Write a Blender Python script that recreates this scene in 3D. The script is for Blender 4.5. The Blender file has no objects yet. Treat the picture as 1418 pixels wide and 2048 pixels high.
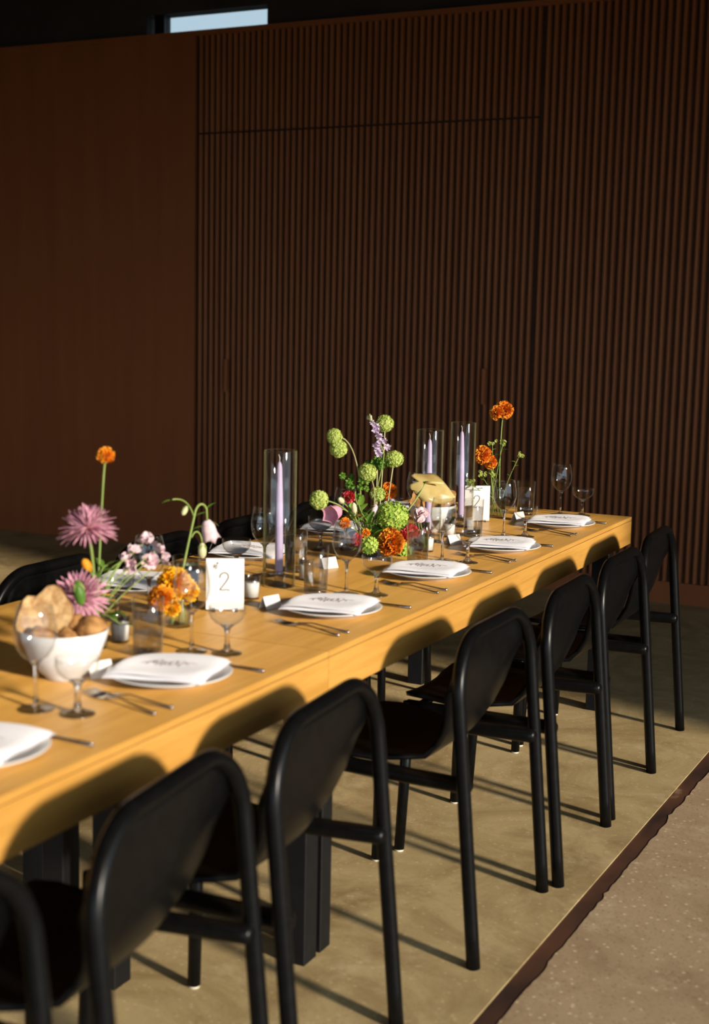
import bpy, math, random
from mathutils import Vector, Matrix, Euler

# ------------------------------------------------------------------ camera
F_PX, CAM = 2723.78, (1.34376, -5.10049, 1.47064)
YAW, PITCH, ROLL = -0.460388, 0.139458, 0.021252
scene = bpy.context.scene
col = scene.collection
fw = Vector((math.sin(YAW)*math.cos(PITCH), math.cos(YAW)*math.cos(PITCH), -math.sin(PITCH)))
r0 = Vector((math.cos(YAW), -math.sin(YAW), 0)); u0 = r0.cross(fw)
rt = r0*math.cos(ROLL)+u0*math.sin(ROLL); up = -r0*math.sin(ROLL)+u0*math.cos(ROLL)
cam = bpy.data.cameras.new('camera')
cam.sensor_fit = 'HORIZONTAL'; cam.sensor_width = 25.8; cam.lens = F_PX/1418*25.8
cam.dof.use_dof = True; cam.dof.focus_distance = 4.65; cam.dof.aperture_fstop = 2.9
cam.clip_start = .05
camo = bpy.data.objects.new('camera', cam); col.objects.link(camo)
camo.matrix_world = Matrix(((rt.x, up.x, -fw.x, CAM[0]), (rt.y, up.y, -fw.y, CAM[1]), (rt.z, up.z, -fw.z, CAM[2]), (0, 0, 0, 1)))
scene.camera = camo
# ------------------------------------------------------------------ world, sun, exposure
w = bpy.data.worlds.new('sky'); scene.world = w; w.use_nodes = True
bg = w.node_tree.nodes['Background']; bg.inputs[0].default_value = (.46, .56, .66, 1); bg.inputs[1].default_value = 3.0
SUN_EL, SUN_AZ = math.radians(15.5), math.radians(163.5)     # heading of the light in the floor plane
sd = Vector((math.cos(SUN_AZ)*math.cos(SUN_EL), math.sin(SUN_AZ)*math.cos(SUN_EL), -math.sin(SUN_EL)))
sl = bpy.data.lights.new('sun', 'SUN'); sl.energy = 5.3; sl.angle = math.radians(5.0); sl.color = (1, .88, .72)
so = bpy.data.objects.new('sun', sl); col.objects.link(so)
so.rotation_euler = sd.to_track_quat('-Z', 'Y').to_euler(); so.location = (8, -4, 3)
vs = scene.view_settings
vs.view_transform = 'Standard'; vs.look = 'None'; vs.gamma = 1; vs.use_curve_mapping = False; vs.exposure = 0
scene.display_settings.display_device = 'sRGB'

# ------------------------------------------------------------------ helpers
R = random.Random(7)
def at(px, py, axis, val):
    d = fw+rt*((px-709)/F_PX)-up*((py-1024)/F_PX)
    t = (val-CAM[axis])/d[axis]
    return Vector(CAM)+d*t

class MB:
    def __init__(s): s.v = []; s.f = []
    def add(s, v, f):
        n = len(s.v); s.v += [tuple(a) for a in v]; s.f += [tuple(i+n for i in q) for q in f]; return s
    def box(s, x0, x1, y0, y1, z0, z1, b=0):
        if b <= 0:
            v = [(x, y, z) for z in (z0, z1) for x, y in ((x0, y0), (x1, y0), (x1, y1), (x0, y1))]
            return s.add(v, [(3, 2, 1, 0), (4, 5, 6, 7), (0, 1, 5, 4), (1, 2, 6, 5), (2, 3, 7, 6), (3, 0, 4, 7)])
        def ring(i, z): return [(x0+i, y0, z), (x1-i, y0, z), (x1, y0+i, z), (x1, y1-i, z), (x1-i, y1, z), (x0+i, y1, z), (x0, y1-i, z), (x0, y0+i, z)]
        def inner(z): return [(x0+b, y0+b, z), (x1-b, y0+b, z), (x1-b, y0+b, z), (x1-b, y1-b, z), (x1-b, y1-b, z), (x0+b, y1-b, z), (x0+b, y1-b, z), (x0+b, y0+b, z)]
        v = inner(z0)+ring(b, z0+b)+ring(b, z1-b)+inner(z1)
        f = [tuple(range(7, -1, -1)), tuple(range(24, 32))]
        for k in range(3):
            for i in range(8): f.append((k*8+i, k*8+(i+1) % 8, k*8+8+(i+1) % 8, k*8+8+i))
        return s.add(v, f)
    def tube(s, pts, r, n=8, caps=True, flat=None):
        pts = [Vector(p) for p in pts]; m = len(pts)
        rs = r if isinstance(r, (list, tuple)) else [r]*m
        v = []; f = []
        t0 = (pts[1]-pts[0]).normalized()
        a = t0.cross(Vector((0, 0, 1)))
        if a.length < .05: a = t0.cross(Vector((1, 0, 0)))
        a.normalize()
        for i in range(m):
            t = (pts[min(i+1, m-1)]-pts[max(i-1, 0)]).normalized()
            a = (a-t*a.dot(t)).normalized(); b = t.cross(a)
            for k in range(n):
                q = 2*math.pi*k/n
                fl = flat if flat else 1
                v.append(pts[i]+a*(math.cos(q)*rs[i])+b*(math.sin(q)*rs[i]*fl))
        for i in range(m-1):
            for k in range(n): f.append((i*n+k, i*n+(k+1) % n, (i+1)*n+(k+1) % n, (i+1)*n+k))
        if caps: f += [tuple(range(n-1, -1, -1)), tuple(range((m-1)*n, m*n))]
        return s.add(v, f)
    def lathe(s, prof, n=24, M=None, closed=False):
        v = []; f = []; idx = []
        for r, z in prof:
            if r < 1e-6: idx.append([len(v)]*n); v.append(Vector((0, 0, z)))
            else:
                idx.append(list(range(len(v), len(v)+n)))
                v += [Vector((r*math.cos(2*math.pi*k/n), r*math.sin(2*math.pi*k/n), z)) for k in range(n)]
        rows = list(zip(idx, idx[1:]))
        if closed: rows.append((idx[-1], idx[0]))
        for A, B in rows:
            for k in range(n):
                q = [A[k], A[(k+1) % n], B[(k+1) % n], B[k]]
                u = [];
                for i in q:
                    if i not in u: u.append(i)
                if len(u) > 2: f.append(tuple(u))
        if M is not None: v = [M @ a for a in v]
        return s.add(v, f)
    def build(s, name, m, parent=None, smooth=True, loc=None):
        me = bpy.data.meshes.new(name); me.from_pydata(s.v, [], s.f); me.update()
        if smooth: me.shade_smooth()
        return obj(name, me, m, parent, loc)
def obj(name, me, m, parent=None, loc=None):
    o = bpy.data.objects.new(name, me); col.objects.link(o)
    if m is not None and not me.materials: me.materials.append(m)
    if parent: o.parent = parent
    if loc is not None: o.location = loc
    return o
def tag(o, label, cat, group=None):
    o['label'] = label; o['category'] = cat
    if group: o['group'] = group
    return o
def thing(name, label, cat, loc=(0, 0, 0), rz=0, group=None):
    o = bpy.data.objects.new(name, None); col.objects.link(o); o.empty_display_size = .02
    o.location = loc; o.rotation_euler = (0, 0, rz)
    return tag(o, label, cat, group)
def struct(o): o['kind'] = 'structure'; return o
def copy_tree(o, parent=None):
    c = o.copy(); col.objects.link(c); c.parent = parent
    for ch in list(o.children): copy_tree(ch, c)
    return c
def dup(o, loc, rz, label, group=None):
    c = copy_tree(o); c.location = loc; c.rotation_euler = (0, 0, rz); c['label'] = label
    if group: c['group'] = group
    return c
def frame(d, upv=(0, 0, 1)):
    z = Vector(d).normalized(); x = Vector(upv).cross(z)
    if x.length < .05: x = Vector((1, 0, 0)).cross(z)
    x.normalize(); y = z.cross(x)
    return Matrix((x, y, z)).transposed()
def TM(loc, d=(0, 0, 1)): return Matrix.Translation(Vector(loc)) @ frame(d).to_4x4()
def bez(a, b, c, d, n=12):
    a, b, c, d = map(Vector, (a, b, c, d)); o = []
    for i in range(n+1):
        t = i/n; o.append(a*(1-t)**3+b*3*t*(1-t)**2+c*3*t*t*(1-t)+d*t**3)
    return o

# ------------------------------------------------------------------ materials
def mat(name, c, rough=.5, var=.0, scale=20, spec=.5, bump=0, c2=None, stretch=None, coat=0, trans=0, ior=1.45, metal=0, sss=0, detail=4):
    m = bpy.data.materials.new(name); m.use_nodes = True; nt = m.node_tree; N = nt.nodes; L = nt.links
    b = N['Principled BSDF']
    b.inputs['Base Color'].default_value = (*c, 1); b.inputs['Roughness'].default_value = rough
    b.inputs['Specular IOR Level'].default_value = spec; b.inputs['IOR'].default_value = ior
    b.inputs['Coat Weight'].default_value = coat; b.inputs['Transmission Weight'].default_value = trans; b.inputs['Metallic'].default_value = metal
    if sss: b.inputs['Subsurface Weight'].default_value = sss; b.inputs['Subsurface Radius'].default_value = (.02, .015, .01); b.inputs['Subsurface Scale'].default_value = .3
    if var or c2 or bump:
        tc = N.new('ShaderNodeTexCoord'); mp = N.new('ShaderNodeMapping'); nz = N.new('ShaderNodeTexNoise')
        mp.inputs['Scale'].default_value = stretch or (1, 1, 1)
        nz.inputs['Scale'].default_value = scale; nz.inputs['Detail'].default_value = detail
        L.new(tc.outputs['Object'], mp.inputs[0]); L.new(mp.outputs[0], nz.inputs['Vector'])
        rp = N.new('ShaderNodeValToRGB'); rp.color_ramp.elements[0].position = .32; rp.color_ramp.elements[1].position = .68
        d = c2 or tuple(min(1, x*(1+var)) for x in c)
        e = c if c2 else tuple(x*(1-var) for x in c)
        rp.color_ramp.elements[0].color = (*e, 1); rp.color_ramp.elements[1].color = (*d, 1)
        L.new(nz.outputs['Fac'], rp.inputs[0]); L.new(rp.outputs[0], b.inputs['Base Color'])
        if bump:
            bp = N.new('ShaderNodeBump'); bp.inputs['Strength'].default_value = bump; bp.inputs['Distance'].default_value = .003
            L.new(nz.outputs['Fac'], bp.inputs['Height']); L.new(bp.outputs[0], b.inputs['Normal'])
    return m
def thin_glass(name, tint=(.99, .992, .99), edge=(.90, .92, .90), rim=.16, base=.05, rough=.025, rimc=(.80, .80, .74)):
    m = bpy.data.materials.new(name); m.use_nodes = True; nt = m.node_tree; N = nt.nodes; L = nt.links
    N.remove(N['Principled BSDF']); out = N['Material Output']
    lw = N.new('ShaderNodeLayerWeight'); lw.inputs[0].default_value = .5
    rp = N.new('ShaderNodeValToRGB'); rp.color_ramp.elements[0].color = (*tint, 1); rp.color_ramp.elements[1].color = (*edge, 1)
    rp.color_ramp.elements[0].position = .6
    L.new(lw.outputs['Facing'], rp.inputs[0])
    tr = N.new('ShaderNodeBsdfTransparent'); gl = N.new('ShaderNodeBsdfGlossy'); gl.inputs['Roughness'].default_value = rough
    L.new(rp.outputs[0], tr.inputs[0])
    pw = N.new('ShaderNodeMath'); pw.operation = 'POWER'; pw.inputs[1].default_value = 3.2; L.new(lw.outputs['Facing'], pw.inputs[0])
    fr = N.new('ShaderNodeMapRange'); fr.inputs[3].default_value = base; fr.inputs[4].default_value = .5; L.new(pw.outputs[0], fr.inputs[0])
    mx = N.new('ShaderNodeMixShader'); L.new(fr.outputs[0], mx.inputs[0]); L.new(tr.outputs[0], mx.inputs[1]); L.new(gl.outputs[0], mx.inputs[2])
    last = mx.outputs[0]
    if rim:                                   # diffuse colour at grazing angles, painting bright sunlit edges on the glass
        p2 = N.new('ShaderNodeMath'); p2.operation = 'POWER'; p2.inputs[1].default_value = 7; L.new(lw.outputs['Facing'], p2.inputs[0])
        p3 = N.new('ShaderNodeMath'); p3.operation = 'MULTIPLY'; p3.inputs[1].default_value = rim; L.new(p2.outputs[0], p3.inputs[0])
        df = N.new('ShaderNodeBsdfDiffuse'); df.inputs[0].default_value = (*rimc, 1)
        m3 = N.new('ShaderNodeMixShader'); L.new(p3.outputs[0], m3.inputs[0]); L.new(last, m3.inputs[1]); L.new(df.outputs[0], m3.inputs[2]); last = m3.outputs[0]
    L.new(last, out.inputs[0])
    return m
def water_mat(name):
    m = bpy.data.materials.new(name); m.use_nodes = True; nt = m.node_tree; N = nt.nodes; L = nt.links
    N.remove(N['Principled BSDF']); out = N['Material Output']
    g = N.new('ShaderNodeBsdfGlass'); g.inputs['IOR'].default_value = 1.33; g.inputs['Roughness'].default_value = 0
    tr = N.new('ShaderNodeBsdfTransparent'); mx = N.new('ShaderNodeMixShader'); mx.inputs[0].default_value = .72
    L.new(g.outputs[0], mx.inputs[1]); L.new(tr.outputs[0], mx.inputs[2]); L.new(mx.outputs[0], out.inputs[0]); return m
def oak(name, c1, c2, c3):
    m = bpy.data.materials.new(name); m.use_nodes = True; nt = m.node_tree; N = nt.nodes; L = nt.links; b = N['Principled BSDF']
    tc = N.new('ShaderNodeTexCoord'); mp = N.new('ShaderNodeMapping'); mp.inputs['Scale'].default_value = (14, .8, 14)
    n1 = N.new('ShaderNodeTexNoise'); n1.inputs['Scale'].default_value = 3.0; n1.inputs['Detail'].default_value = 6; n1.inputs['Distortion'].default_value = .4
    mp2 = N.new('ShaderNodeMapping'); mp2.inputs['Scale'].default_value = (90, 3, 90)
    n2 = N.new('ShaderNodeTexNoise'); n2.inputs['Scale'].default_value = 4; n2.inputs['Detail'].default_value = 3
    L.new(tc.outputs['Object'], mp.inputs[0]); L.new(mp.outputs[0], n1.inputs['Vector'])
    L.new(tc.outputs['Object'], mp2.inputs[0]); L.new(mp2.outputs[0], n2.inputs['Vector'])
    rp = N.new('ShaderNodeValToRGB'); e = rp.color_ramp.elements
    e[0].position = .3; e[0].color = (*c1, 1); e[1].position = .72; e[1].color = (*c2, 1)
    L.new(n1.outputs['Fac'], rp.inputs[0])
    mx = N.new('ShaderNodeMix'); mx.data_type = 'RGBA'; mx.inputs[7].default_value = (*c3, 1)
    mr = N.new('ShaderNodeMapRange'); mr.inputs[1].default_value = .55; mr.inputs[2].default_value = .75; mr.inputs[4].default_value = .45
    L.new(n2.outputs['Fac'], mr.inputs[0]); L.new(mr.outputs[0], mx.inputs[0]); L.new(rp.outputs[0], mx.inputs[6])
    L.new(mx.outputs[2], b.inputs['Base Color']); b.inputs['Roughness'].default_value = .42; b.inputs['Specular IOR Level'].default_value = .35; b.inputs['Diffuse Roughness'].default_value = .75
    return m
def concrete(name, base, dark, light, speck):
    m = bpy.data.materials.new(name); m.use_nodes = True; nt = m.node_tree; N = nt.nodes; L = nt.links; b = N['Principled BSDF']
    tc = N.new('ShaderNodeTexCoord')
    def noise(s, d, rough=.6, dist=0):
        n = N.new('ShaderNodeTexNoise'); n.inputs['Scale'].default_value = s; n.inputs['Detail'].default_value = d; n.inputs['Roughness'].default_value = rough; n.inputs['Distortion'].default_value = dist
        L.new(tc.outputs['Object'], n.inputs['Vector']); return n.outputs['Fac']
    def ramp(f, p0, p1):
        r = N.new('ShaderNodeMapRange'); r.inputs[1].default_value = p0; r.inputs[2].default_value = p1; L.new(f, r.inputs[0]); return r.outputs[0]
    def mix(f, a, bb):
        x = N.new('ShaderNodeMix'); x.data_type = 'RGBA'; L.new(f, x.inputs[0])
        for i, q in ((6, a), (7, bb)):
            if isinstance(q, tuple): x.inputs[i].default_value = (*q, 1)
            else: L.new(q, x.inputs[i])
        return x.outputs[2]
    c = mix(ramp(noise(2.6, 8, .72, 1.2), .42, .66), base, dark)
    c = mix(ramp(noise(5.5, 8, .7), .55, .78), c, light)
    fine = noise(130, 3); g = ramp(fine, .58, .74)
    mm = N.new('ShaderNodeMath'); mm.operation = 'MULTIPLY'; mm.inputs[1].default_value = speck; L.new(g, mm.inputs[0])
    c = mix(mm.outputs[0], c, tuple(x*.35 for x in dark))
    vo = N.new('ShaderNodeTexVoronoi'); vo.inputs['Scale'].default_value = 38; L.new(tc.outputs['Object'], vo.inputs['Vector'])
    pale = N.new('ShaderNodeMapRange'); pale.inputs[1].default_value = .22; pale.inputs[2].default_value = .1; L.new(vo.outputs['Distance'], pale.inputs[0])
    m2 = N.new('ShaderNodeMath'); m2.operation = 'MULTIPLY'; m2.inputs[1].default_value = speck*.6; L.new(pale.outputs[0], m2.inputs[0])
    c = mix(m2.outputs[0], c, tuple(min(1, x*1.5) for x in light))
    L.new(c, b.inputs['Base Color']); b.inputs['Roughness'].default_value = .62; b.inputs['Specular IOR Level'].default_value = .35; b.inputs['Diffuse Roughness'].default_value = .45
    bp = N.new('ShaderNodeBump'); bp.inputs['Strength'].default_value = .25; bp.inputs['Distance'].default_value = .002
    L.new(noise(60, 6), bp.inputs['Height']); L.new(bp.outputs[0], b.inputs['Normal'])
    return m
M = {}
M['slat'] = mat('walnut_slat', (.38, .125, .042), .5, scale=1.2, c2=(.47, .170, .058), stretch=(8, 1, .7), spec=.35)
nt_ = M['slat'].node_tree
oi = nt_.nodes.new('ShaderNodeObjectInfo'); vm = nt_.nodes.new('ShaderNodeVectorMath'); vm.operation = 'SCALE'; vm.inputs[0].default_value = (37, 11, 23)
nt_.links.new(oi.outputs['Random'], vm.inputs['Scale']); nt_.links.new(vm.outputs[0], [n for n in nt_.nodes if n.type == 'MAPPING'][0].inputs['Location'])
M['panel'] = mat('walnut_panel', (.36, .112, .036), .55, scale=1.5, c2=(.41, .134, .043), stretch=(6, 6, .5), spec=.3)
M['groove'] = mat('dark_groove_board', (.06, .024, .012), .8, .2, 6)
M['dark'] = mat('dark_plaster', (.05, .04, .035), .9, .15, 3)
M['plaster'] = mat('warm_plaster', (.22, .16, .11), .9, .1, 2)
M['floor'] = concrete('worn_concrete', (.45, .335, .165), (.27, .185, .08), (.56, .44, .26), .4)
M['floor2'] = concrete('ground_concrete', (.41, .29, .175), (.30, .20, .115), (.55, .43, .29), .9)
M['rust'] = mat('rusted_steel', (.040, .017, .010), .75, scale=9, c2=(.13, .05, .024), bump=.5, stretch=(1, .45, 1), detail=8)
_e = [n for n in M['rust'].node_tree.nodes if n.type == 'VALTORGB'][0].color_ramp.elements.new(.74); _e.color = (.34, .22, .12, 1)
M['yard'] = mat('dark_yard', (.07, .075, .045), .95, .3, 2)  # dark ground added outside so less bounce reaches the upper wall
M['oak'] = oak('oak', (.50, .255, .050), (.64, .345, .080), (.36, .165, .03))
M['oakdark'] = mat('oak_seam', (.20, .085, .02), .6)
M['black'] = mat('black_lacquered_wood', (.004, .004, .0041), .31, .25, 40, spec=.22)
M['blackmetal'] = mat('black_steel', (.006, .006, .0065), .5, .2, 30, spec=.35)
M['glide'] = mat('pale_glide', (.75, .68, .56), .5)
M['china'] = mat('white_china', (.86, .84, .82), .18, .03, 10, spec=.5)
M['linen'] = mat('white_linen', (.91, .895, .93), .85, scale=9, c2=(.86, .845, .89), bump=.35)
M['linen'].node_tree.nodes['Principled BSDF'].inputs['Diffuse Roughness'].default_value = .5
M['thread'] = mat('grey_rose_thread', (.52, .45, .46), .8)
M['steel'] = mat('polished_steel', (.62, .58, .54), .16, metal=1)
M['glass'] = thin_glass('clear_thin_glass')
M['footglass'] = thin_glass('foot_glass', (.97, .975, .97), (.80, .83, .80), base=.16, rough=.10, rim=.25)
M['stemglass'] = mat('solid_glass', (1, 1, 1), .01, trans=1, ior=1.45)
M['water'] = water_mat('water')
M['hurr'] = thin_glass('hurricane_glass', (.985, .985, .975), (.82, .82, .64), rim=.55, rimc=(.55, .56, .30))
M['candle'] = mat('lavender_wax', (.60, .49, .74), .45, .04, 12, sss=.3)
M['wick'] = mat('pale_wick', (.80, .74, .76), .8)
M['whitewax'] = mat('white_wax', (.88, .85, .80), .5, sss=.2)
M['paper'] = mat('white_card', (.88, .86, .84), .8, .02, 30)
M['ink'] = mat('dark_ink', (.03, .03, .035), .8)
M['palink'] = mat('grey_numeral_ink', (.085, .085, .095), .8)
M['marigold'] = mat('orange_marigold', (.86, .25, .010), .65, scale=60, c2=(.95, .42, .02))
M['tagetes'] = mat('deep_orange_marigold', (.80, .19, .012), .65, scale=60, c2=(.93, .36, .02))
M['yellow'] = mat('golden_marigold', (.93, .42, .008), .65, scale=50, c2=(.98, .58, .02))
M['mum'] = mat('dusty_pink_petal', (.64, .27, .38), .6, scale=25, c2=(.86, .56, .63))
M['mumbase'] = mat('mum_heart', (.45, .22, .12), .7)
M['vib'] = mat('chartreuse_snowball', (.36, .46, .07), .6, scale=40, c2=(.56, .64, .18))
M['hyd'] = mat('lime_hydrangea', (.25, .42, .035), .6, scale=40, c2=(.48, .60, .11))
M['dkgreen'] = mat('dark_green_clusters', (.06, .17, .012), .6, scale=30, c2=(.17, .33, .03))
M['stem'] = mat('green_stem', (.20, .30, .06), .55, scale=8, c2=(.34, .40, .12))
M['palestem'] = mat('pale_stem', (.42, .42, .18), .55, scale=8, c2=(.52, .48, .26))
M['leaf'] = mat('leaf_green', (.07, .18, .02), .5, scale=12, c2=(.22, .38, .05))
M['lilac'] = mat('lilac_stock', (.58, .42, .62), .6, scale=50, c2=(.76, .62, .76))
M['palepink'] = mat('pale_pink_petal', (.76, .50, .56), .55, scale=60, c2=(.88, .70, .73))
M['pink'] = mat('pink_petal', (.74, .26, .40), .55, scale=20, c2=(.82, .42, .52))
M['red'] = mat('red_petal', (.62, .03, .045), .55, scale=30, c2=(.78, .09, .10))
M['bud'] = mat('pale_green_bud', (.56, .58, .28), .55, scale=10, c2=(.72, .66, .44))
M['anth'] = mat('tan_spathe', (.40, .27, .07), .3, scale=14, c2=(.62, .50, .22))
M['spadix'] = mat('cream_spadix', (.80, .62, .22), .5)
M['crust'] = mat('bread_crust', (.30, .12, .03), .85, scale=45, c2=(.62, .34, .12), bump=.8)
M['crumb'] = mat('bread_crumb', (.36, .17, .055), .9, scale=70, c2=(.68, .46, .22), bump=1)
M['celadon'] = mat('dark_compote_glaze', (.06, .05, .045), .35)
M['pane'] = thin_glass('window_glass', (.60, .63, .63), (.5, .55, .55), rim=0)

# ------------------------------------------------------------------ the setting
YW = 2.117; PITCHX = .0405; X0 = -3.354; ZD = 2.580; ZT = 3.185
floor = MB(); floor.box(-7, 0, -9, 2.4, -.12, 0)
# slab edge runs beside the chairs, with a one-degree skew to the table
def kx(y): return .398+.0175*(y+1.6)
def slab(name, xl, xr, z, m):
    b = MB(); ys = (-9, 2.4)
    v = [(xl(y), y, zz) for zz in (-.12, z) for y in ys]+[(xr(y), y, zz) for zz in (-.12, z) for y in ys]
    b.add(v, [(2, 3, 7, 6), (0, 2, 6, 4), (1, 5, 7, 3), (4, 6, 7, 5), (0, 1, 3, 2), (0, 4, 5, 1)])
    return struct(b.build(name, m, smooth=False))
slab('floor', lambda y: -7, lambda y: kx(y), 0, M['floor'])
rr = random.Random(3); b = MB(); E = []; y = -9.0; drift = 0
while y < 2.4:
    drift = .75*drift+rr.uniform(-.0032, .0032); E.append((kx(y)+.050+drift+(rr.uniform(-.010, .002) if rr.random() < .12 else 0), y)); y += .022 if -3.5 < y < 0 else .15
E.append((kx(2.4)+.05, 2.4)); n_ = len(E)
b.add([(x, y, -.002) for x, y in E]+[(x, y, -.12) for x, y in E]+[(XE, y, -.002) for x, y in E for XE in (3.45,)],
      [(i, i+2*n_, i+1+2*n_, i+1) for i in range(n_-1)]+[(i, i+1, i+1+n_, i+n_) for i in range(n_-1)])
struct(b.build('floor', M['floor2'], smooth=False))
b = MB(); b.box(-20, 30, -30, 12, -.3, -.125); struct(b.build('ground_outside', M['yard'], smooth=False))
tr = slab('trim_1', lambda y: kx(y)-.001, lambda y: kx(y)+.075, -.0035, M['rust'])
# far wall: core board, smooth panel on the left, plinth, ribbed tambour on the right
wf = MB(); wf.box(-7, 3.4, YW+.004, YW+.12, 0, ZT); wall = struct(wf.build('wall_far', M['groove'], smooth=False))
b = MB(); b.box(-7, X0-.012, YW-.016, YW+.006, .0, ZT-.004); b.build('smooth_panel', M['panel'], wall, smooth=False)
b = MB(); b.box(X0-.004, 3.2, YW-.010, YW+.006, 0, .115); bb = b.build('baseboard_far', M['panel'], smooth=False); struct(bb)
b = MB(); b.box(-7, 3.2, YW-.022, YW+.1, ZT-.03, ZT+.0); b.build('cap_rail', M['panel'], wall, smooth=False)
def slat_mesh(name, z0, z1):
    n = 6; v = []; hw = .0125; dp = .019
    for z in (z0, z1):
        for k in range(n+1):
            a = math.pi*k/n
            v.append((-hw*math.cos(a), YW+.004-dp*(math.sin(a)**.75), z))
    v += list(v); q_ = 2*n+2
    f = [(k, k+1, n+2+k, n+1+k) for k in range(n)]+[tuple(range(q_+n, q_-1, -1)), tuple(range(q_+n+1, q_+2*n+2))]
    me = bpy.data.meshes.new(name); me.from_pydata(v, [], f); me.update(); me.shade_smooth(); me.materials.append(M['slat'])
    return me
s_low = slat_mesh('slat_low', .118, ZD-.006); s_up = slat_mesh('slat_up', ZD+.006, ZT-.03); s_full = slat_mesh('slat_full', .118, ZT-.03)
ND = 54; XG = X0+ND*PITCHX       # vertical joint on the right of the doors
doors = []
for d in range(2):
    xa, xb = X0+d*ND/2*PITCHX, X0+(d+1)*ND/2*PITCHX
    m = MB(); m.box(xa+.003, xb-.003, YW+.001, YW+.0035, .116, ZD-.004)
    do = struct(m.build('door_%d' % (d+1), M['groove'], smooth=False)); doors.append(do)
    for k in range(ND//2):
        obj('slat', s_low, None, do, (xa+(k+.5)*PITCHX, 0, 0))
    hx = (-3.121, -1.427)[d]
    h = MB(); h.box(hx-.011, hx+.011, YW-.046, YW-.028, 1.02, 1.222, .003)
    for zz in (1.045, 1.19): h.box(hx-.006, hx+.006, YW-.03, YW-.012, zz, zz+.02)
    h.build('door_handle', M['slat'], do, smooth=False)
for k in range(ND): obj('slat', s_up, None, wall, (X0+(k+.5)*PITCHX, 0, 0))
for k in range(52):
    obj('slat', s_full, None, wall, (XG+.012+(k+.5)*PITCHX, 0, 0))
# clerestory window over the wall
WZ0, WZ1 = ZT, 3.305
b = MB(); b.box(-7, -3.745, YW+.01, YW+.12, WZ0, 3.7); b.box(-2.883, 3.4, YW+.01, YW+.12, WZ0, 3.7); b.box(-3.745, -2.883, YW+.01, YW+.12, WZ1, 3.7)
struct(b.build('wall_upper', M['dark'], smooth=False))
b = MB(); b.box(-3.69, -3.62, YW+.02, YW+.09, WZ0, WZ1)
win = struct(b.build('window_1', M['blackmetal'], smooth=False))
for xa, xb in ((-3.745, -3.69), (-3.62, -2.883)):
    m = MB(); m.box(xa, xb, YW+.05, YW+.056, WZ0, WZ1); m.build('pane', M['pane'], win, smooth=False)
# rest of the room: opening in the right wall where the low sun comes in
XR = 3.2; YO = -.99
b = MB(); b.box(XR, XR+.15, YO, 2.4, 0, 3.7); b.box(XR, XR+.15, -9, YO, 2.45, 3.7); struct(b.build('wall_right', M['plaster'], smooth=False))
b = MB(); b.box(-7.15, -7, -9, 2.4, 0, 3.7); struct(b.build('wall_left', M['plaster'], smooth=False))
b = MB(); b.box(-7, XR, -9.15, -9, 2.15, 3.7); b.box(-7, -6.2, -9.15, -9, 0, 2.15); b.box(2.9, XR, -9.15, -9, 0, 2.15); struct(b.build('wall_near', M['plaster'], smooth=False))  # unseen opening behind the camera, added for sky fill on the far wall
b = MB(); b.box(-7.2, XR+.2, -9.2, 2.4, 3.7, 3.85); struct(b.build('ceiling', M['dark'], smooth=False))

# ------------------------------------------------------------------ tables
TZ, TT, TW, YJ = .75, .104, .92, -2.503
def table(name, y0, y1, label, legs):
    t = thing(name, label, 'table', (-TW/2, (y0+y1)/2, 0))
    h = (y1-y0)/2
    m = MB(); m.box(-TW/2, TW/2, -h, h, TZ-.014, TZ, .0015); top = m.build('tabletop', M['oak'], t, smooth=False)
    m = MB(); m.box(-TW/2+.0008, TW/2-.0008, -h+.0008, h-.0008, TZ-.0155, TZ-.014); m.build('seam', M['oakdark'], t, smooth=False)
    e = .03
    for nm, a in (('side_apron', (TW/2-e, TW/2, -h, h)), ('side_apron', (-TW/2, -TW/2+e, -h, h)), ('end_apron', (-TW/2+e, TW/2-e, h-e, h)), ('end_apron', (-TW/2+e, TW/2-e, -h, -h+e))):
        m = MB(); m.box(*a, TZ-TT, TZ-.0155, .0008); m.build(nm, M['oak'], t, smooth=False)
    for x0, x1, ya, yb in legs:
        m = MB(); m.box(x0+TW/2, x1+TW/2, ya-(y0+y1)/2, yb-(y0+y1)/2, 0, TZ-TT+.004, .002); m.build('leg', M['blackmetal'], t, smooth=False)
    return t
L1, L2 = (-.115, -.05), (-TW+.05, -TW+.115)
table('dining_table', YJ+.001, 0, 'far oak dining table with thick top and black square legs, ending by the ribbed wall',
      [(*q, *r) for q in (L1, L2) for r in ((-2.500, -2.441), (-2.422, -2.372), (-.115, -.05))])
table('dining_table', -5.02, YJ-.001, 'near oak dining table, butted against the far one, running out at left',
      [(-.42, -.36, -2.80, -2.74), (-.56, -.50, -2.80, -2.74), (*L1, -4.95, -4.89), (*L2, -4.95, -4.89)])

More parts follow.
